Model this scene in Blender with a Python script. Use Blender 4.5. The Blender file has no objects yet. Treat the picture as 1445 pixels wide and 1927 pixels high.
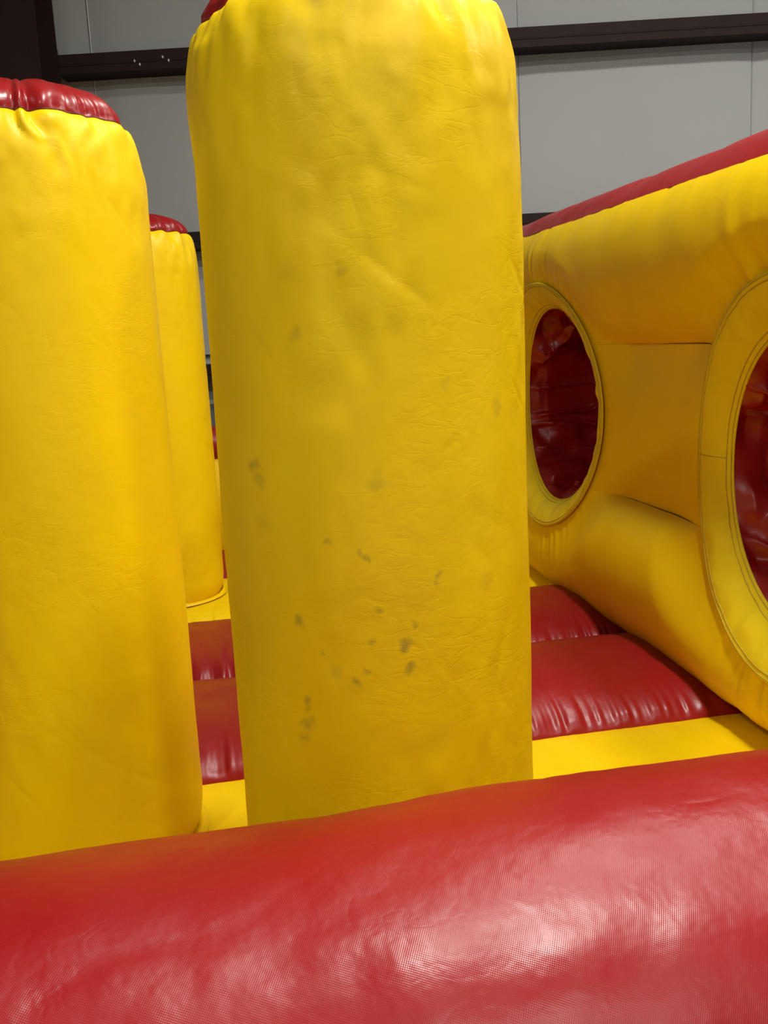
import bpy, math
import numpy as np
from mathutils import Vector, Matrix

# ------------------------------------------------------------------ camera
CAM_F = 1760.0
YAW, PIT, ROL = math.radians(10.4), math.atan(332 / 1760), math.radians(2.95)
EYE = Vector((0, 0, 1.65))
scene = bpy.context.scene
COL = scene.collection
fw = Vector((math.sin(YAW) * math.cos(PIT), math.cos(YAW) * math.cos(PIT), -math.sin(PIT)))
r0 = Vector((math.cos(YAW), -math.sin(YAW), 0))
u0 = r0.cross(fw)
rc = math.cos(ROL) * r0 - math.sin(ROL) * u0
uc = math.sin(ROL) * r0 + math.cos(ROL) * u0
cd = bpy.data.cameras.new('camera')
cam = bpy.data.objects.new('camera', cd)
COL.objects.link(cam)
cd.sensor_fit = 'VERTICAL'
cd.sensor_height = 36
cd.lens = 36 * CAM_F / 1927
cd.clip_start = 0.05
m = Matrix((rc, uc, -fw)).transposed().to_4x4()
m.translation = EYE
cam.matrix_world = m
scene.camera = cam

# ------------------------------------------------------------------ world, exposure
w = bpy.data.worlds.new('world')
scene.world = w
w.use_nodes = True
w.node_tree.nodes['Background'].inputs[0].default_value = (0.75, 0.78, 0.8, 1)
w.node_tree.nodes['Background'].inputs[1].default_value = 0.05
vs = scene.view_settings
vs.view_transform = 'Standard'
vs.look = 'None'
vs.gamma = 1
vs.use_curve_mapping = False
vs.exposure = 0.0
scene.cycles.use_adaptive_sampling = True
scene.cycles.adaptive_threshold = 0.03
scene.cycles.max_bounces = 6
scene.cycles.diffuse_bounces = 4
scene.cycles.glossy_bounces = 3
scene.cycles.transmission_bounces = 2

# lamps: building-hall high bays plus added fills (x, y, z of the lens, watts), world coordinates
CEIL = 6.5
LZ = 5.5
LAMPS = [(1.2, 0.9, LZ, 200, 'round high bay lamp above the near end of the inflatable'),
         (5.8, 2.6, LZ, 130, 'round high bay lamp over the hall to the right of the inflatable'),
         (-3.2, -2.6, LZ, 160, 'added fill lamp over the hall to the left of the inflatable'),  # unseen fill, added to light the side wall
         (1.8, -4.0, LZ, 190, 'round high bay lamp behind the viewer'),
         (2.3, 3.3, LZ, 95, 'added fill lamp beyond the inflatable side wall')]  # unseen fill, added to brighten the bed and the wall's upper tube

# ------------------------------------------------------------------ noise
def _hash(ix, iy, iz, seed):
    h = (ix * 374761393 + iy * 668265263 + iz * 2147483647 + seed * 1274126177) & 0xFFFFFFFF
    h = ((h ^ (h >> 13)) * 1274126177) & 0xFFFFFFFF
    h = (h ^ (h >> 16)) & 0xFFFF
    return h / 65535.0 * 2 - 1

def noise(x, y=0.0, z=0.0, seed=0):
    x, y, z = np.broadcast_arrays(np.asarray(x, float), np.asarray(y, float), np.asarray(z, float))
    ix, iy, iz = (np.floor(a).astype(np.int64) for a in (x, y, z))
    fx, fy, fz = x - ix, y - iy, z - iz
    sx, sy, sz = (f * f * f * (f * (f * 6 - 15) + 10) for f in (fx, fy, fz))
    r = 0
    for dx in (0, 1):
        for dy in (0, 1):
            for dz in (0, 1):
                k = (sx if dx else 1 - sx) * (sy if dy else 1 - sy) * (sz if dz else 1 - sz)
                r = r + k * _hash(ix + dx, iy + dy, iz + dz, seed)
    return r

def ridge(x, y=0.0, z=0.0, seed=0):            # thin crease lines, 0..1
    return np.clip(1 - np.abs(noise(x, y, z, seed)) * 5, 0, 1) ** 2

def sstep(a, b, x):
    t = np.clip((x - a) / (b - a), 0, 1)
    return t * t * (3 - 2 * t)

# ------------------------------------------------------------------ materials
def new_mat(name):
    mt = bpy.data.materials.new(name)
    mt.use_nodes = True
    nt = mt.node_tree
    return mt, nt, nt.nodes['Principled BSDF']

def N(nt, t, **kw):
    n = nt.nodes.new(t)
    for k, v in kw.items():
        if k.startswith('i_'):
            key = k[2:]
            n.inputs[int(key) if key.isdigit() else key].default_value = v
        else:
            setattr(n, k, v)
    return n

def math_n(nt, op, a, b=None):
    n = nt.nodes.new('ShaderNodeMath')
    n.operation = op
    for i, v in enumerate((a, b)):
        if v is None:
            continue
        if isinstance(v, (int, float)):
            n.inputs[i].default_value = v
        else:
            nt.links.new(v, n.inputs[i])
    return n.outputs[0]

def vinyl(name, col, rough=0.4, weave=1.0, crease=1.0, spots=None, dirt=0.25, crumple=0.0, spec=0.5):
    mt, nt, p = new_mat(name)
    L = nt.links.new
    tc = N(nt, 'ShaderNodeTexCoord')
    obj = tc.outputs['Object']
    uv = tc.outputs['UV']
    # colour: faint mottling + grime
    n1 = N(nt, 'ShaderNodeTexNoise', i_Scale=3.0, i_Detail=3.0, i_Roughness=0.6)
    L(obj, n1.inputs['Vector'])
    mix = N(nt, 'ShaderNodeMix', data_type='RGBA')
    mix.inputs[6].default_value = (*[c * (1 - 0.22 * dirt) for c in col], 1)
    mix.inputs[7].default_value = (*col, 1)
    mr = N(nt, 'ShaderNodeMapRange', i_1=0.35, i_2=0.65)
    L(n1.outputs[0], mr.inputs[0])
    L(mr.outputs[0], mix.inputs[0])
    colour = mix.outputs[2]
    if spots:
        nw = N(nt, 'ShaderNodeTexNoise', i_Scale=38.0, i_Detail=4.0)
        L(obj, nw.inputs['Vector'])
        sub = N(nt, 'ShaderNodeVectorMath', operation='SUBTRACT')
        L(nw.outputs['Color'], sub.inputs[0])
        sub.inputs[1].default_value = (0.5, 0.5, 0.5)
        sc_ = N(nt, 'ShaderNodeVectorMath', operation='SCALE')
        L(sub.outputs[0], sc_.inputs[0])
        sc_.inputs['Scale'].default_value = 0.035
        add = N(nt, 'ShaderNodeVectorMath', operation='ADD')
        L(obj, add.inputs[0])
        L(sc_.outputs[0], add.inputs[1])
        acc = None
        for (pos, rad, stg) in spots:
            d = N(nt, 'ShaderNodeVectorMath', operation='DISTANCE')
            L(add.outputs[0], d.inputs[0])
            d.inputs[1].default_value = pos
            r_ = N(nt, 'ShaderNodeMapRange', i_1=rad * 0.35, i_2=rad * 1.25, i_3=stg, i_4=0.0)
            L(d.outputs['Value'], r_.inputs[0])
            acc = r_.outputs[0] if acc is None else math_n(nt, 'MAXIMUM', acc, r_.outputs[0])
        smx = N(nt, 'ShaderNodeMix', data_type='RGBA')
        L(acc, smx.inputs[0])
        L(colour, smx.inputs[6])
        smx.inputs[7].default_value = (0.16, 0.135, 0.03, 1)
        colour = smx.outputs[2]
    L(colour, p.inputs['Base Color'])
    # roughness variation
    n2 = N(nt, 'ShaderNodeTexNoise', i_Scale=9.0, i_Detail=2.0)
    L(obj, n2.inputs['Vector'])
    rr = N(nt, 'ShaderNodeMapRange', i_1=0.3, i_2=0.7, i_3=rough - 0.06, i_4=rough + 0.08)
    L(n2.outputs[0], rr.inputs[0])
    L(rr.outputs[0], p.inputs['Roughness'])
    p.inputs['Specular IOR Level'].default_value = spec
    # relief: creases, crumple, weave
    mp = N(nt, 'ShaderNodeMapping')
    mp.inputs['Scale'].default_value = (1.0, 1.0, 0.55)
    mp.inputs['Rotation'].default_value = (0.6, 0.5, 0.3)
    L(obj, mp.inputs['Vector'])
    n3 = N(nt, 'ShaderNodeTexNoise', i_Scale=9.0, i_Detail=2.0, i_Roughness=0.5, i_Distortion=0.4)
    L(mp.outputs[0], n3.inputs['Vector'])
    rid = math_n(nt, 'ABSOLUTE', math_n(nt, 'SUBTRACT', n3.outputs[0], 0.5))
    rid = math_n(nt, 'MINIMUM', rid, 0.09)
    n5 = N(nt, 'ShaderNodeTexNoise', i_Scale=4.2, i_Detail=3.0)
    L(obj, n5.inputs['Vector'])
    gate = N(nt, 'ShaderNodeMapRange', i_1=0.42, i_2=0.62)
    L(n5.outputs[0], gate.inputs[0])
    rid = math_n(nt, 'MULTIPLY', rid, gate.outputs[0])
    h = math_n(nt, 'MULTIPLY', rid, 0.010 * crease)
    mp2 = N(nt, 'ShaderNodeMapping')
    mp2.inputs['Rotation'].default_value = (0.35, -0.45, 0.0)
    mp2.inputs['Scale'].default_value = (1.0, 1.0, 2.4)
    L(obj, mp2.inputs['Vector'])
    n6 = N(nt, 'ShaderNodeTexNoise', i_Scale=15.0, i_Detail=2.0, i_Roughness=0.55, i_Distortion=0.8)
    L(mp2.outputs[0], n6.inputs['Vector'])
    gate2 = N(nt, 'ShaderNodeMapRange', i_1=0.40, i_2=0.64)
    L(n5.outputs[0], gate2.inputs[0])
    rid2 = math_n(nt, 'MINIMUM', math_n(nt, 'ABSOLUTE', math_n(nt, 'SUBTRACT', n6.outputs[0], 0.5)), 0.07)
    h = math_n(nt, 'ADD', h, math_n(nt, 'MULTIPLY', math_n(nt, 'MULTIPLY', rid2, gate2.outputs[0]), 0.0036 * crease))
    n4 = N(nt, 'ShaderNodeTexNoise', i_Scale=26.0, i_Detail=2.0)
    L(obj, n4.inputs['Vector'])
    h = math_n(nt, 'ADD', h, math_n(nt, 'MULTIPLY', n4.outputs[0], 0.0008 * crease + 0.003 * crumple))
    if weave:
        sep = N(nt, 'ShaderNodeSeparateXYZ')
        L(uv, sep.inputs[0])
        a = math_n(nt, 'SINE', math_n(nt, 'MULTIPLY', math_n(nt, 'ADD', sep.outputs[0], math_n(nt, 'MULTIPLY', sep.outputs[1], 0.35)), 1850.0))
        b = math_n(nt, 'SINE', math_n(nt, 'MULTIPLY', math_n(nt, 'SUBTRACT', sep.outputs[1], math_n(nt, 'MULTIPLY', sep.outputs[0], 0.35)), 1850.0))
        wv = math_n(nt, 'MULTIPLY', a, b)
        h = math_n(nt, 'ADD', h, math_n(nt, 'MULTIPLY', wv, 0.00004 * weave))
    bp = N(nt, 'ShaderNodeBump', i_Strength=1.0, i_Distance=1.0)
    L(h, bp.inputs['Height'])
    L(bp.outputs[0], p.inputs['Normal'])
    return mt

def plain(name, col, rough=0.6, metal=0.0, noise_amt=0.15, scale=6.0, bump=0.0, stretch=None, spec=0.5):
    mt, nt, p = new_mat(name)
    L = nt.links.new
    tc = N(nt, 'ShaderNodeTexCoord')
    vec = tc.outputs['Object']
    if stretch:
        mp = N(nt, 'ShaderNodeMapping')
        mp.inputs['Scale'].default_value = stretch
        L(vec, mp.inputs['Vector'])
        vec = mp.outputs[0]
    n = N(nt, 'ShaderNodeTexNoise', i_Scale=scale, i_Detail=6.0)
    L(vec, n.inputs['Vector'])
    mx = N(nt, 'ShaderNodeMix', data_type='RGBA')
    mx.inputs[6].default_value = (*[c * (1 - noise_amt) for c in col], 1)
    mx.inputs[7].default_value = (*[min(1, c * (1 + noise_amt)) for c in col], 1)
    L(n.outputs[0], mx.inputs[0])
    L(mx.outputs[2], p.inputs['Base Color'])
    p.inputs['Roughness'].default_value = rough
    p.inputs['Metallic'].default_value = metal
    p.inputs['Specular IOR Level'].default_value = spec
    if bump:
        bp = N(nt, 'ShaderNodeBump', i_Strength=1.0, i_Distance=bump)
        L(n.outputs[0], bp.inputs['Height'])
        L(bp.outputs[0], p.inputs['Normal'])
    return mt

YEL = (0.88, 0.60, 0.0012)
RED = (0.285, 0.0065, 0.008)
def cyl_spots(lst):
    return [((0.28 * math.cos(math.radians(a)), 0.28 * math.sin(math.radians(a)), z - 0.35), r, s * 0.75) for a, z, r, s in lst]
STAINS = cyl_spots([(-99.2, 1.427, .017, .30), (-141.8, 1.455, .013, .45), (-140, 1.43, .012, .3), (-106.3, 1.747, .011, .35),
    (-79.9, 1.268, .008, .55), (-80.2, 1.255, .008, .5), (-91.9, 1.160, .013, .75), (-94, 1.158, .006, .5), (-108.8, 1.103, .010, .7),
    (-127.5, 1.203, .010, .6), (-105.0, 1.315, .007, .6), (-103.5, 1.311, .006, .6), (-91.0, 1.121, .008, .65),
    (-100.3, 1.223, .008, .45), (-127.3, 1.058, .010, .6), (-128.4, 1.025, .014, .45), (-126, 1.03, .008, .4), (-52.3, 1.527, .012, .3),
    (-74.3, 1.569, .010, .3), (-115.2, 1.335, .008, .4), (-121.5, 1.659, .012, .3), (-88.4, 1.189, .006, .6),
    (-103.1, 1.173, .007, .45), (-119.2, 1.145, .006, .6), (-105.4, 1.122, .006, .5), (-129, 1.00, .010, .35), (-116, 1.12, .012, .25),
    (-140, 1.36, .02, .15), (-60, 1.24, .02, .15), (-123, 1.75, .02, .15), (-110, 1.10, .02, .15)])
M = dict(
    yellow=vinyl('yellow_vinyl', YEL, 0.42, 0.6, 0.7, spec=0.25),
    yellow_stained=vinyl('yellow_vinyl_stained', YEL, 0.42, 0.6, 0.7, spec=0.25, spots=STAINS, dirt=0.5),
    yellow_wall=vinyl('yellow_wall_vinyl', YEL, 0.45, 0.5, 0.45, spec=0.25),
    collar=vinyl('collar_vinyl', (0.80, 0.62, 0.01), 0.5, 0.0, 1.0, spec=0.3),
    red=vinyl('red_vinyl', RED, 0.38, 0.8, 0.5),
    red_log=vinyl('red_log_vinyl', RED, 0.35, 1.1, 0.6, crumple=0.35, spec=0.36),
    red_cap=vinyl('red_cap_vinyl', RED, 0.30, 0.4, 0.8),
    red_lining=vinyl('red_lining_vinyl', (0.30, 0.006, 0.008), 0.38, 0.0, 1.0, crumple=0.15),
    stitch=plain('stitch_thread', (0.50, 0.36, 0.02), 0.7),
    piping=plain('dark_piping', (0.10, 0.004, 0.006), 0.5),
    wall=plain('insulation_facing', (0.36, 0.374, 0.360), 0.6, noise_amt=0.05, scale=2.5, bump=0.01, stretch=(1, 1, 0.3)),
    tape=plain('seam_tape', (0.60, 0.60, 0.59), 0.5),
    steel=plain('brown_steel', (0.020, 0.010, 0.008), 0.65, noise_amt=0.3, scale=8, spec=0.2),
    screw=plain('zinc_screw', (0.6, 0.6, 0.6), 0.35, metal=0.8),
    black=plain('black_plastic', (0.015, 0.015, 0.015), 0.5),
    darkgrey=plain('dark_grey_band', (0.12, 0.125, 0.12), 0.6),
    floor=plain('concrete', (0.30, 0.29, 0.28), 0.6, noise_amt=0.2, scale=4),
    ceil=plain('ceiling_facing', (0.70, 0.70, 0.69), 0.7, noise_amt=0.04),
    housing=plain('lamp_housing', (0.25, 0.25, 0.26), 0.4, metal=0.6),
)
mt, nt, p = new_mat('lamp_lens')
p.inputs['Base Color'].default_value = (0.9, 0.9, 0.9, 1)
p.inputs['Emission Color'].default_value = (1, 0.97, 0.92, 1)
p.inputs['Emission Strength'].default_value = 8
mt.cycles.emission_sampling = 'NONE'
M['lens'] = mt

# ------------------------------------------------------------------ mesh helpers
def link(o, parent=None):
    COL.objects.link(o)
    if parent:
        o.parent = parent
    return o

def mesh_obj(name, verts, faces, mat, parent=None, uvs=None, smooth=True):
    me = bpy.data.meshes.new(name)
    me.from_pydata([tuple(map(float, v)) for v in verts], [], faces)
    me.materials.append(M[mat])
    if smooth:
        me.polygons.foreach_set('use_smooth', np.ones(len(me.polygons), bool))
    if uvs is not None:
        ul = me.uv_layers.new(name='UVMap')
        li = np.zeros(len(me.loops), np.int32)
        me.loops.foreach_get('vertex_index', li)
        ul.data.foreach_set('uv', np.asarray(uvs, np.float32)[li].ravel())
    me.update()
    return link(bpy.data.objects.new(name, me), parent)

def grid(name, P, mat, parent=None, closed=False, uv=None, keep=None, flip=False):
    """P[nu,nv,3]; closed wraps u. keep[nu-1 or nu, nv-1] masks faces."""
    nu, nv = P.shape[:2]
    ids = np.arange(nu * nv).reshape(nu, nv)
    a = ids[:, :-1]; d = ids[:, 1:]
    if closed:
        b = np.roll(ids, -1, 0)[:, :-1]; c = np.roll(ids, -1, 0)[:, 1:]
    else:
        a, d = a[:-1], d[:-1]
        b, c = ids[1:, :-1], ids[1:, 1:]
    q = np.stack([a, b, c, d], -1)
    if flip:
        q = q[..., ::-1]
    q = q.reshape(-1, 4) if keep is None else q[keep]
    V = P.reshape(-1, 3)
    U = None if uv is None else uv.reshape(-1, 2)
    if keep is not None:
        used = np.unique(q)
        mp = np.zeros(len(V), np.int64); mp[used] = np.arange(len(used))
        V = V[used]; q = mp[q]
        U = None if U is None else U[used]
    return mesh_obj(name, V, q.tolist(), mat, parent, U)

def tube(name, pts, rad, mat, parent=None, closed=False, k=8):
    pts = np.asarray(pts, float)
    n = len(pts)
    if closed:
        T = np.roll(pts, -1, 0) - np.roll(pts, 1, 0)
    else:
        T = np.gradient(pts, axis=0)
    T /= np.linalg.norm(T, axis=1)[:, None]
    ref = np.array([0, 0, 1.0]) if abs(T[:, 2]).mean() < 0.8 else np.array([1.0, 0, 0])
    A = np.cross(T, ref); ln = np.linalg.norm(A, axis=1)[:, None]
    A = np.where(ln > 1e-4, A / np.maximum(ln, 1e-6), np.array([1.0, 0, 0]))
    B = np.cross(T, A)
    th = np.linspace(0, 2 * math.pi, k, endpoint=False)
    P = pts[:, None] + rad * (np.cos(th)[None, :, None] * A[:, None] + np.sin(th)[None, :, None] * B[:, None])
    P = np.concatenate([P, P[:, :1]], 1)
    return grid(name, P, mat, parent, closed=closed)

def box(name, lo, hi, mat, parent=None, bevel=0.0):
    x0, y0, z0 = lo; x1, y1, z1 = hi
    v = [(x, y, z) for x in (x0, x1) for y in (y0, y1) for z in (z0, z1)]
    f = [(0, 1, 3, 2), (4, 6, 7, 5), (0, 4, 5, 1), (2, 3, 7, 6), (0, 2, 6, 4), (1, 5, 7, 3)]
    o = mesh_obj(name, v, f, mat, parent, smooth=False)
    if bevel:
        b = o.modifiers.new('bevel', 'BEVEL'); b.width = bevel; b.segments = 2
    return o

def prism(name, prof, x0, x1, mat, parent=None):
    """profile (y,z) closed polygon extruded along x"""
    n = len(prof)
    v = [(x0, y, z) for y, z in prof] + [(x1, y, z) for y, z in prof]
    f = [(i, (i + 1) % n, n + (i + 1) % n, n + i) for i in range(n)] + [tuple(range(n))[::-1], tuple(range(n, 2 * n))]
    return mesh_obj(name, v, f, mat, parent, smooth=False)

def thing(name, label, cat, loc=(0, 0, 0), rz=0.0, group=None):
    o = bpy.data.objects.new(name, None)
    COL.objects.link(o)
    o.empty_display_size = 0.1
    o.location = loc
    o.rotation_euler = (0, 0, rz)
    o['label'] = label
    o['category'] = cat
    if group:
        o['group'] = group
    return o

def struct(o, rz=0.0, label=None):
    o['kind'] = 'structure'
    o.rotation_euler = (0, 0, rz)
    if label:
        o['label'] = label
    return o

# ------------------------------------------------------------------ building (rotated 12 degrees to the inflatable)
BETA = math.radians(-12.0)
WY = 7.2
X0, X1, Y0 = -7.5, 7.5, -7.0
struct(box('floor', (X0, Y0, -0.1), (X1, WY + .1, 0), 'floor'), BETA, 'grey concrete hall floor')
struct(box('ceiling', (X0, Y0, CEIL), (X1, WY + .1, CEIL + .1), 'ceil'), BETA, 'pale insulated hall ceiling')
struct(box('wall_left', (X0 - .1, Y0, 0), (X0, WY + .1, CEIL), 'wall'), BETA, 'grey insulated side wall')
struct(box('wall_right', (X1, Y0, 0), (X1 + .1, WY + .1, CEIL), 'wall'), BETA, 'grey insulated side wall')
struct(box('wall_front', (X0, Y0 - .1, 0), (X1, Y0, CEIL), 'wall'), BETA, 'grey insulated wall behind the viewer')
wb = struct(box('wall_back', (X0, WY + .03, 0), (X1, WY + .1, CEIL), 'wall'), BETA, 'grey insulated hall wall with vertical seams')
seams = [X0, -5.4, -3.75, -2.145, -0.61, 0.926, 2.591, 4.2, 5.8, X1]
for i in range(len(seams) - 1):
    a, b = seams[i] + .004, seams[i + 1] - .004
    nx, nz = 24, 60
    u = np.linspace(0, 1, nx)[:, None] * np.ones(nz)
    zz = np.linspace(1.2, CEIL - .01, nz)[None] * np.ones(nx)[:, None]
    xx = a + (b - a) * u
    bow = 0.012 * np.clip(np.minimum(u, 1 - u) * 10, 0, 1) + 0.010 * noise(xx * 1.6, zz * 0.5, i, 5)
    yy = WY + 0.016 - bow
    xw = xx + 0.004 * noise(zz * 2.0, i * 3.1, 0, 9) * ((u < .01) | (u > .99))
    grid('wall_panel', np.stack([xw, yy, zz], -1), 'wall', wb)
    if i in (3, 6):
        zs_ = np.linspace(1.2, CEIL - .01, 60)
        tube('seam_lip', np.stack([seams[i] + 0.006 + 0.006 * noise(zs_ * 1.2, i * 1.7, 0, 3), WY + .006 + 0 * zs_, zs_], -1), 0.004 if i == 3 else 0.0022, 'tape' if i == 3 else 'wall', wb)
struct(box('trim_1', (X0, WY - .02, 0), (X1, WY + .03, 1.2), 'darkgrey'), BETA, 'dark grey lower band of the hall wall')  # darker grey band along the foot of the back wall

def girt(z0, z1, xa, xb, label, screws=()):
    t = thing('steel_girt', label, 'beam', (0, 0, 0), BETA, 'brown steel girts on the hall wall')
    fy, ry = WY - 0.20, WY - 0.005
    th = 0.012
    prof = [(fy, z0), (ry, z0), (ry, z0 + th), (fy + th, z0 + th), (fy + th, z1 - th), (ry, z1 - th), (ry, z1), (fy, z1)]
    prism('channel', prof, xa, xb, 'steel', t)
    prism('lip', [(fy - .004, z0 + .052), (fy, z0 + .048), (fy, z0 + .062), (fy - .004, z0 + .058)], xa, xb, 'steel', t)
    for sx, sz in screws:
        th_ = np.linspace(0, 2 * math.pi, 9)
        v = [(sx + .008 * math.cos(q), fy - .012, sz + .012 * math.sin(q)) for q in th_[:-1]] + [(sx + .008 * math.cos(q), fy + .002, sz + .012 * math.sin(q)) for q in th_[:-1]]
        f = [tuple(range(8))] + [(i, 8 + i, 8 + (i + 1) % 8, (i + 1) % 8) for i in range(8)]
        mesh_obj('screw', v, f, 'screw', t)
    return t
girt(3.565, 3.695, -2.33, X1 - .05, 'dark brown steel girt crossing the top of the grey wall', [(-1.78, 3.625), (-1.745, 3.60), (-1.58, 3.64), (-1.54, 3.615)])
girt(2.335, 2.455, -2.33, X1 - .05, 'dark brown steel girt hidden mostly behind the tallest yellow pillar')
girt(1.377, 1.503, -2.33, X1 - .05, 'low dark brown steel girt seen in the gap beside the pillars')
t = thing('steel_column', 'dark brown steel column at the upper left against the grey wall', 'column', (0, 0, 0), BETA)
box('flange', (-2.62, WY - .60, 0), (-2.31, WY - .585, CEIL), 'steel', t)
box('flange', (-2.62, WY - .235, 0), (-2.31, WY - .22, CEIL), 'steel', t)
box('web', (-2.472, WY - .585, 0), (-2.458, WY - .235, CEIL), 'steel', t)
box('girt_clip', (-2.40, WY - .22, 3.52), (-2.31, WY - .21, 3.72), 'steel', t)
cdt = tube('conduit', [(-2.1 + 0.05 * i, WY - .012, 1.567) for i in range(60)], 0.008, 'black')
cdt.rotation_euler = (0, 0, BETA)
cdt['label'] = 'thin black cable running along the grey wall above the low girt'
cdt['category'] = 'cable'

# ------------------------------------------------------------------ lamps
def lathe(name, prof, mat, parent, n=32):
    th = np.linspace(0, 2 * math.pi, n, endpoint=False)
    pr = np.asarray(prof, float)
    P = np.stack([np.cos(th)[:, None] * pr[None, :, 0], np.sin(th)[:, None] * pr[None, :, 0], np.ones(n)[:, None] * pr[None, :, 1]], -1)
    return grid(name, P, mat, parent, closed=True)
for x, y, z, e, lb in LAMPS:
    t = thing('high_bay_lamp', lb, 'lamp', (x, y, z), 0, 'hall high bay lamps')
    lathe('housing', [(0.0, .22), (.10, .22), (.12, .20), (.13, .08), (.24, .03), (.25, -.01), (.24, -.012), (.22, .02), (0.0, .03)], 'housing', t)
    lathe('lens', [(0.0, .0), (.21, .0), (.215, .01), (.0, .012)], 'lens', t)
    tube('hanger', [(0, 0, .21), (0, 0, .5), (0, 0, CEIL - z)], .012, 'housing', t)
    ld = bpy.data.lights.new('lamp_light', 'AREA')
    ld.shape = 'DISK'; ld.size = 0.5; ld.energy = e; ld.color = (1, 0.965, 0.91)
    lo = bpy.data.objects.new('lamp_light', ld)
    link(lo, t)
    lo.location = (0, 0, -0.015)

# ------------------------------------------------------------------ inflatable bed
BX0, BX1 = -1.95, 2.05
bed = thing('inflatable_bed', 'long inflatable bed with yellow ends and red cushions across the middle', 'inflatable', (0, 2.7, 0))
def L3(P):
    P = np.array(P, float); P[..., 1] -= 2.7; return P
box('base', (BX0 + .03, 0.55 - 2.7, 0.0), (BX1 - .03, 6.35 - 2.7, 0.27), 'yellow', bed, 0.04)
def pillow(name, ya, yb, zs0, zs1, crest, mat, pw=2.6, amp=0.011, freq=26.0, seed=1, xa=BX0, xb=BX1, nx=820, ny=70):
    t = np.linspace(0, 1, ny); t = 0.5 - 0.5 * np.cos(t * math.pi)
    x = np.linspace(xa, xb, nx)
    X, T = np.meshgrid(x, t, indexing='ij')
    base = zs0 + (zs1 - zs0) * T
    prof = np.clip(1 - np.abs(2 * T - 1) ** pw, 0, 1) ** (1 / 1.9)
    top = crest - base
    Z = base + top * prof
    wob = 0.25 * noise(X * 1.7, seed, 0, 7)
    fr = np.exp(-T / 0.10) * np.clip(T * 30, 0, 1); bk = np.exp(-(1 - T) / 0.08) * np.clip((1 - T) * 30, 0, 1)
    pl = noise(X * freq + 3 * noise(X * 2, T * 2, seed, 4), T * 1.5 + seed, 0, seed) + 0.6 * noise(X * freq * 2.1, T * 2 + seed, 0, seed + 5)
    Y = ya + (yb - ya) * T
    Z = Z + amp * pl * fr + 0.7 * amp * pl * bk + 0.012 * wob * prof
    Y = Y - 0.6 * amp * pl * fr
    Z = Z + 0.003 * noise(X * 7, Y * 7, seed, 2) * prof
    return grid(name, L3(np.stack([X, Y, Z], -1)), mat, bed, uv=np.stack([X, Y], -1))
pillow('front_strip', 0.52, 2.72, 0.24, 0.335, 0.352, 'yellow', pw=10, amp=0.004, seed=3)
pillow('red_cushion', 2.70, 3.50, 0.335, 0.34, 0.452, 'red', seed=11)
pillow('red_cushion', 3.49, 4.26, 0.33, 0.34, 0.452, 'red', seed=23, freq=32)
pillow('platform', 4.25, 5.09, 0.335, 0.335, 0.42, 'yellow', pw=4.5, amp=0.008, seed=31)
pillow('red_cushion', 5.08, 5.86, 0.335, 0.33, 0.44, 'red', seed=43)

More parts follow.
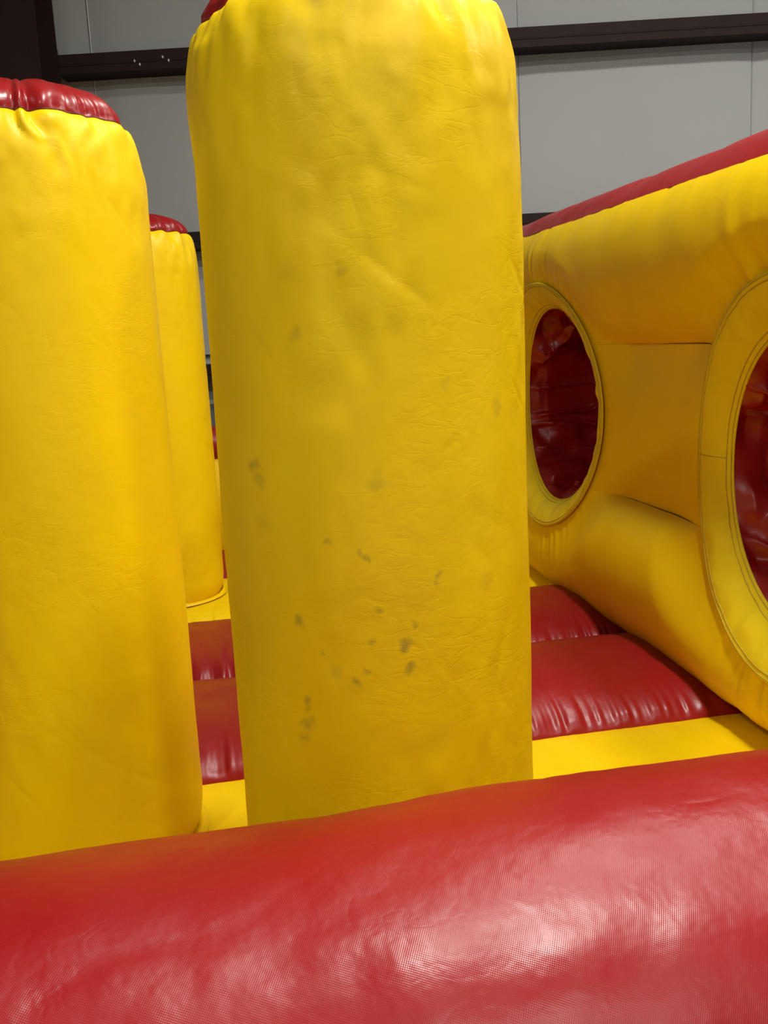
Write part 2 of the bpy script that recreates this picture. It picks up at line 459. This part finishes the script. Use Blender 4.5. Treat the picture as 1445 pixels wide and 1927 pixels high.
# ------------------------------------------------------------------ pillars
def pillar(loc, zbed, label, mat, seed, rz=0.0):
    H = 2.165 - zbed
    R = 0.28
    t_ = thing('inflatable_pillar', label, 'pillar', (loc[0], loc[1], zbed), 0, 'yellow inflatable pillars with red caps')
    nth, nz = 300, 300
    th = np.linspace(0, 2 * math.pi, nth, endpoint=False)
    s = np.linspace(0, 1, nz)
    # profile: r(s), z(s)
    z = H * s
    rr = R * np.ones_like(s)
    d = H - z
    k = np.clip(1 - d / 0.17, 0, 1)
    rr = R - (R - 0.232) * (1 - np.sqrt(np.clip(1 - k ** 2, 0, 1)))
    rr = rr - 0.022 * np.clip(1 - z / 0.10, 0, 1) ** 2
    TH, Zg = np.meshgrid(th, z, indexing='ij')
    Rg = np.ones_like(TH) * rr[None]
    cx, sy = np.cos(TH), np.sin(TH)
    # gathers under the cap
    dd = H - Zg
    wx = 0.9 * noise(cx * 3, sy * 3, dd * 9 + seed, seed + 40)
    g = noise(cx * 4.5 + 11 + wx, sy * 4.5 + wx, dd * 5 + seed, seed) + 0.8 * noise(cx * 9 + 3 + wx, sy * 9, dd * 11 + seed, seed + 3)
    gather = np.exp(-(dd / 0.075) ** 1.2)
    Rg += 0.014 * g * gather
    crk = sstep(0.45, 0.0, dd)
    Rg += 0.0030 * crk * noise(cx * 6 + wx, sy * 6 - wx, dd * 13 + seed, seed + 41)
    Rg += 0.0016 * crk * noise(cx * 13, sy * 13, dd * 26, seed + 42)
    gl = 0.5 * noise(cx * 5.5 + 11, sy * 5.5, seed, seed)
    Rg += 0.004 * noise(cx * 1.6, sy * 1.6, Zg * 1.4, seed + 1)
    Rg += 0.0016 * noise(cx * 3.5 + Zg * 2, sy * 3.5, Zg * 4, seed + 2)
    # oblique soft creases
    q = TH * 0.28
    gate = sstep(0.0, 0.5, noise(cx * 2, sy * 2, Zg * 2.2, seed + 8))
    Rg -= 0.0016 * gate * ridge((q * 0.7 + Zg) * 5, (q - Zg * 0.5) * 2.2, seed, seed + 9)
    Rg += 0.0018 * noise(cx * 9, sy * 9, Zg * 14, seed + 10) * gate
    fo = np.exp(-(Zg / 0.22) ** 2)
    Rg += 0.004 * fo * noise(cx * 2.5, sy * 2.5, Zg * 16 + cx * 3, seed + 12)
    lift = 0.009 * gl * gather
    P = np.stack([Rg * cx, Rg * sy, Zg + lift], -1)
    grid('body', P, mat, t_, closed=True, uv=np.stack([TH * R, Zg], -1))
    # cap
    nc = 60
    c = np.linspace(0, 1, nc)
    THc, Cc = np.meshgrid(th, c, indexing='ij')
    rs = Rg[:, -1][:, None]; zs = (Zg + lift)[:, -1][:, None]
    ang = Cc * math.pi / 2
    prof_r = np.cos(ang) ** 0.9
    prof_z = np.sin(ang) ** 0.85
    rad = rs * prof_r
    hh = 0.098
    cxx, syy = np.cos(THc), np.sin(THc)
    pleat = noise(cxx * 6 + 5, syy * 6, Cc * 1.2 + seed, seed + 20) + 0.7 * noise(cxx * 12 + 5, syy * 12, Cc * 2 + seed, seed + 21)
    fal = np.exp(-Cc / 0.13) * np.clip(Cc * 18, 0, 1)
    Pz = zs + hh * prof_z + 0.006 * pleat * fal + 0.004 * noise(cxx * 2 * prof_r, syy * 2 * prof_r, seed, seed + 22) * np.sin(ang)
    rad = rad + 0.009 * pleat * fal
    capo = grid('cap', np.stack([rad * cxx, rad * syy, Pz], -1), 'red_cap', t_, closed=True, uv=np.stack([THc * R, Cc * .3], -1))
    ring = np.stack([(Rg[:, -1] + .0005) * np.cos(th), (Rg[:, -1] + .0005) * np.sin(th), zs[:, 0] + .001], -1)
    tube('seam_piping', ring, 0.0026, 'piping', capo, closed=True, k=6)
    # base flap: thin flared skirt
    nb = 8
    b = np.linspace(0, 1, nb)
    THb, Bb = np.meshgrid(th, b, indexing='ij')
    lift_b = 0.010 + 0.010 * sstep(0, .6, noise(np.cos(THb) * 1.2, np.sin(THb) * 1.2, seed, seed + 30))
    rb = 0.262 + 0.028 * Bb
    zb = 0.002 + lift_b * np.sin(Bb * math.pi) * 0.9 + 0.002 * (1 - Bb)
    grid('base_flap', np.stack([rb * np.cos(THb), rb * np.sin(THb), zb], -1), 'yellow', t_, closed=True)
    return t_
pillar((0.2925, 1.685), 0.35, 'tall yellow inflatable pillar with dark scuffs, front and centre behind the red log', 'yellow_stained', 51)
pillar((-0.377, 2.461), 0.35, 'yellow inflatable pillar with wrinkled red cap at the left edge of the photo', 'yellow', 67)
pillar((-0.259, 4.70), 0.42, 'farthest yellow inflatable pillar, standing on the yellow platform between the two nearer pillars', 'yellow', 83)

# ------------------------------------------------------------------ front barrier log
def log_thing(name, label, yc, zc, R, xa, xb, seed, mat, panel=True, zb=0.35, amp=1.0, nx=520, nt=220):
    t_ = thing(name, label, 'inflatable', ((xa + xb) / 2, yc, zb))
    xm = (xa + xb) / 2
    x = np.linspace(xa, xb, nx)
    e = np.clip(np.minimum(x - xa, xb - x) / R, 0, 1)
    prof = np.sqrt(np.clip(1 - (1 - e) ** 2, 0, 1)); prof[0] = prof[-1] = 0.001
    th = np.linspace(0, 2 * math.pi, nt + 1)
    X, T = np.meshgrid(x, th, indexing='ij')
    c, s = np.cos(T), np.sin(T)
    dr = 0.006 * noise(X * 2.2, c * 1.2, s * 1.2, seed) + 0.0032 * noise(X * 6, c * 2.5, s * 2.5, seed + 1)
    gate = sstep(-0.1, 0.5, noise(X * 2.6, c * 2, s * 2, seed + 2))
    dr -= 0.0012 * gate * ridge(X * 5 + c * 1.5, c * 2.2 + s, s * 2.2, seed + 3)
    dr += 0.0012 * gate * noise(X * 28, c * 9, s * 9, seed + 4) + 0.0016 * noise(X * 13 + c * 3, c * 5, s * 5, seed + 6)
    dr += 0.004 * np.exp(-((s - 0.85) / 0.12) ** 2) * noise(X * 5, 0, 0, seed + 5)
    rad = (R + amp * dr) * prof[:, None]
    P = np.stack([X - xm, rad * -c, zc - zb + rad * s], -1)
    grid('top_tube', P, mat, t_, uv=np.stack([X, T * R], -1))
    if panel:
        hw = R * 0.62
        zz = np.linspace(zb + .002, zc - R * 0.70, 40)
        for sgn, nm in ((-1, 'front_panel'), (1, 'back_panel')):
            xs = np.linspace(xa + R * .5, xb - R * .5, 160)
            XX, ZZ = np.meshgrid(xs, zz, indexing='ij')
            u = (ZZ - zz[0]) / (zz[-1] - zz[0])
            Y = sgn * (hw + 0.05 * np.sin(u * math.pi) + 0.006 * noise(XX * 5, ZZ * 3, seed, 14))
            grid(nm, np.stack([XX - xm, Y, ZZ - zb], -1), 'yellow', t_, uv=np.stack([XX, ZZ], -1))
    return t_
log_thing('inflatable_barrier', 'thick glossy red inflatable log lying across the front of the bed', 1.035, 0.718, 0.33, -1.9, 1.95, 101, 'red_log')
log_thing('inflatable_end_barrier', 'low barrier with red top tube and yellow face at the far end of the bed', 5.62, 1.07, 0.105, -1.85, 1.45, 131, 'red', zb=0.40, amp=0.5, nx=240, nt=60)

# ------------------------------------------------------------------ right side wall
WALL_Y0, WALL_Y1 = 1.42, 6.0
RX = 1.635                      # plane the collars sit in
BOW = 0.085                     # collars bow out over the tubes above and below
HOLES = [(4.235, 1.284, 0.570, 0.450), (2.300, 1.185, 0.590, 0.445)]
wall = thing('inflatable_side_wall', 'yellow inflatable side wall with two round collared crawl holes and red top', 'inflatable', (1.7, 3.7, 0))
def pinch(X, Yv, Z, seed):
    """pull the skin back to the collar plane around each hole, with radiating pleats"""
    out = X.copy()
    for i, (hy, hz, ro, ri) in enumerate(HOLES):
        rho = np.hypot(Yv - hy, Z - hz) - (ro - .02)
        ang = np.arctan2(Z - hz, Yv - hy)
        wd = 0.30 - 0.13 * np.clip(np.sin(ang), 0, 1)
        wgt = sstep(-0.01, wd, rho)
        pl_ = RX - BOW * np.sin(ang) ** 2
        out = np.where(rho < wd, pl_ + (out - pl_) * wgt, out)
        vert = np.abs(np.sin(ang)) ** 4
        pl = noise(np.cos(ang) * 13, np.sin(ang) * 13, rho * 1.2, seed + i) + 0.5 * noise(np.cos(ang) * 26, np.sin(ang) * 26, rho, seed + i + 3)
        out -= 0.015 * pl * vert * np.exp(-np.clip(rho, 0, 9) / 0.11) * np.clip(rho * 25, 0, 1)
    return out
def wall_part(name, prof, mat, seed, cut=True, ny=520, extra=None):
    prof = np.asarray(prof, float)                # (n,2) X,Z
    y = np.linspace(WALL_Y0, WALL_Y1, ny)
    Yg = y[:, None] * np.ones(len(prof))
    X = np.ones(ny)[:, None] * prof[None, :, 0]
    Z = np.ones(ny)[:, None] * prof[None, :, 1]
    if extra:
        X, Z = extra(X, Yg, Z)
    if cut:
        X = pinch(X, Yg, Z, seed)
    P = np.stack([X - 1.7, Yg - 3.7, Z], -1)
    keep = None
    if cut:
        keep = np.ones((ny - 1, len(prof) - 1), bool)
        Yc = 0.5 * (Yg[:-1, :-1] + Yg[1:, 1:]); Zc = 0.5 * (Z[:-1, :-1] + Z[1:, 1:])
        for hy, hz, ro, ri in HOLES:
            keep &= np.hypot(Yc - hy, Zc - hz) > ro - .035
    return grid(name, P, mat, wall, uv=np.stack([Yg, Z], -1), keep=keep, flip=True)
def arc(cx, cz, ax, az, a0, a1, n):
    a = np.radians(np.linspace(a0, a1, n))
    return np.stack([cx - ax * np.cos(a), cz + az * np.sin(a)], -1)
def ex_low(X, Y, Z):
    b = np.exp(-(Z - .35) / .06)
    pl = noise(Y * 17, Z * 2, 0, 201) + .6 * noise(Y * 34, Z * 3, 0, 202)
    X = X - 0.010 * pl * b - 0.010 * noise(Y * 1.6, Z * 2, 0, 203) - 0.003 * noise(Y * 6, Z * 5, 0, 204)
    return X, Z
def ex_up(X, Y, Z):
    X = X - 0.012 * noise(Y * 1.5, Z * 2, 0, 213) - 0.003 * noise(Y * 6, Z * 4, 0, 214)
    X = X - 0.0025 * sstep(1.95, 2.1, Z) * noise(Y * 30 + Z * 12, Z * 2, 0, 215)
    return X, Z
def ex_top(X, Y, Z):
    s = sstep(2.09, 2.18, Z)
    return X - 0.012 * noise(Y * 1.5, Z * 2, 0, 213) * (1 - s), Z + s * (0.016 * noise(Y * 2.3, X * 2, 0, 222) - 0.010 * ridge(Y * 1.4 + X, 0.3, 0, 223))
wall_part('lower_tube', arc(1.76, 0.66, 0.255, 0.315, -78, 67, 90), 'yellow_wall', 301, extra=ex_low)
zp = np.linspace(0.95, 1.567, 60); up = (zp - .95) / .617
wall_part('middle_panel', np.stack([1.660 + 0.018 * up - 0.03 * np.sin(up * math.pi), zp], -1), 'yellow_wall', 302)
wall_part('upper_tube', arc(1.76, 1.87, 0.25, 0.32, -71, 42, 90), 'yellow_wall', 303, extra=ex_up)
wall_part('top_cover', arc(1.76, 1.87, 0.25, 0.32, 42, 180, 90), 'red', 304, cut=False, extra=ex_top)
wall_part('back_panel', np.stack([2.01 - 0 * np.linspace(0, 1, 8), np.linspace(1.87, 0.36, 8)], -1), 'red', 305, cut=False, ny=40)
for ye, nm in ((WALL_Y0, 'near_end'), (WALL_Y1, 'far_end')):
    ol = np.concatenate([arc(1.76, 0.66, 0.255, 0.315, -78, 67, 30), arc(1.76, 1.87, 0.25, 0.32, -71, 180, 50), [(2.01, 0.36)]])
    n = len(ol)
    v = [(a - 1.7, ye - 3.7, b) for a, b in ol] + [(1.82 - 1.7, ye - 3.7 + (-.03 if nm == 'near_end' else .03), 1.2)]
    f = [(i, (i + 1) % n, n) for i in range(n)]
    if nm == 'far_end':
        f = [q[::-1] for q in f]
    mesh_obj('end_panel', v, f, 'yellow_wall', wall)

def circ(hy, hz, r, x, n=220, wob=0.0, seed=0):
    a = np.linspace(0, 2 * math.pi, n, endpoint=False)
    rr = r + wob * noise(np.cos(a) * 3, np.sin(a) * 3, seed, 77)
    return np.stack([np.ones(n) * x - 1.7, hy + rr * np.cos(a) - 3.7, hz + rr * np.sin(a)], -1)
for i, (hy, hz, ro, ri) in enumerate(HOLES):
    nth, nr = 320, 26
    a = np.linspace(0, 2 * math.pi, nth, endpoint=False)
    b = np.linspace(0, 1, nr)
    A, B = np.meshgrid(a, b, indexing='ij')
    rad = ro + (ri - ro) * B
    def cx_(A, B, rad):
        wr = noise(np.cos(A) * 12, np.sin(A) * 12, B * 1.6, 400 + i) * np.sin(B * math.pi)
        return RX - BOW * np.sin(A) ** 2 * (1 - 0.6 * B) - 0.014 + 0.045 * B ** 1.5 - 0.012 * np.sin(B * math.pi) + 0.006 * wr
    Xc = cx_(A, B, rad)
    P = np.stack([Xc - 1.7, hy + rad * np.cos(A) - 3.7, hz + rad * np.sin(A)], -1)
    co = grid('hole_collar', P, 'collar', wall, closed=True, uv=np.stack([A * ro, rad], -1))
    sol = co.modifiers.new('thickness', 'SOLIDIFY'); sol.thickness = 0.005; sol.offset = 0
    for bb in (0.05, 0.15, 0.86, 0.95):
        r_ = ro + (ri - ro) * bb
        aa = np.linspace(0, 2 * math.pi, 220, endpoint=False)
        rr = r_ + 0.002 * noise(np.cos(aa) * 5, np.sin(aa) * 5, bb * 9, 410 + i)
        x_ = cx_(aa, np.full_like(aa, bb), rr) - 0.0025
        tube('stitching', np.stack([x_ - 1.7, hy + rr * np.cos(aa) - 3.7, hz + rr * np.sin(aa)], -1), 0.0022, 'stitch', co, closed=True, k=6)
    for a_ in ((math.radians(96), math.radians(255)) if i == 0 else (math.radians(2), math.radians(130))):
        bl = np.linspace(.15, .86, 14)
        rl = ro + (ri - ro) * bl
        x_ = cx_(np.full_like(bl, a_), bl, rl) - 0.002
        tube('joint_seam', np.stack([x_ - 1.7, hy + rl * math.cos(a_) - 3.7, hz + rl * math.sin(a_)], -1), 0.0018, 'stitch', co, k=6)
    # red lining of the tunnel
    nd = 90
    dth = np.linspace(0, 1, nd)
    A, D = np.meshgrid(a, dth, indexing='ij')
    rad = ri + 0.004 + 0.02 * np.sin(D * math.pi)
    c, s = np.cos(A), np.sin(A)
    fold = noise(c * 3.5, s * 3.5 + D * .8, D * 2.2 + i * 3, 420 + i)
    f2 = ridge(c * 3 + D * .5, s * 4, D * 1.4 + i, 430 + i)
    f3 = noise(c * 9, s * 9, D * 6, 440 + i)
    rad = rad - (0.05 * fold + 0.04 * f2 + 0.004 * f3) * np.clip(D * 8, 0, 1) - 0.03 * np.clip(D * 4, 0, 1)
    Xs = RX + 0.025 - 0.4 * BOW * s ** 2
    X = Xs + (RX + 0.40 - Xs) * D
    P = np.stack([X - 1.7, hy + rad * c - 3.7, hz + rad * s], -1)
    grid('tunnel_lining', P, 'red_lining', wall, closed=True, uv=np.stack([A * ri, D * .4], -1), flip=True)
    # red flap hanging at the back of the tunnel
    ng = 60
    g = np.linspace(0.0, 1, ng)
    A, G = np.meshgrid(a, g, indexing='ij')
    yy = hy + (ri + .02) * G * np.cos(A); zz = hz + (ri + .02) * G * np.sin(A)
    xx = RX + 0.385 - 0.03 * noise(yy * 5, zz * 9, 0, 450 + i) - 0.02 * ridge(yy * 3, zz * 5, 0, 460 + i)
    xx = np.minimum(xx, RX + 0.395)
    grid('tunnel_curtain', np.stack([xx - 1.7, yy - 3.7, zz], -1), 'red_lining', wall, closed=True, uv=np.stack([yy, zz], -1))
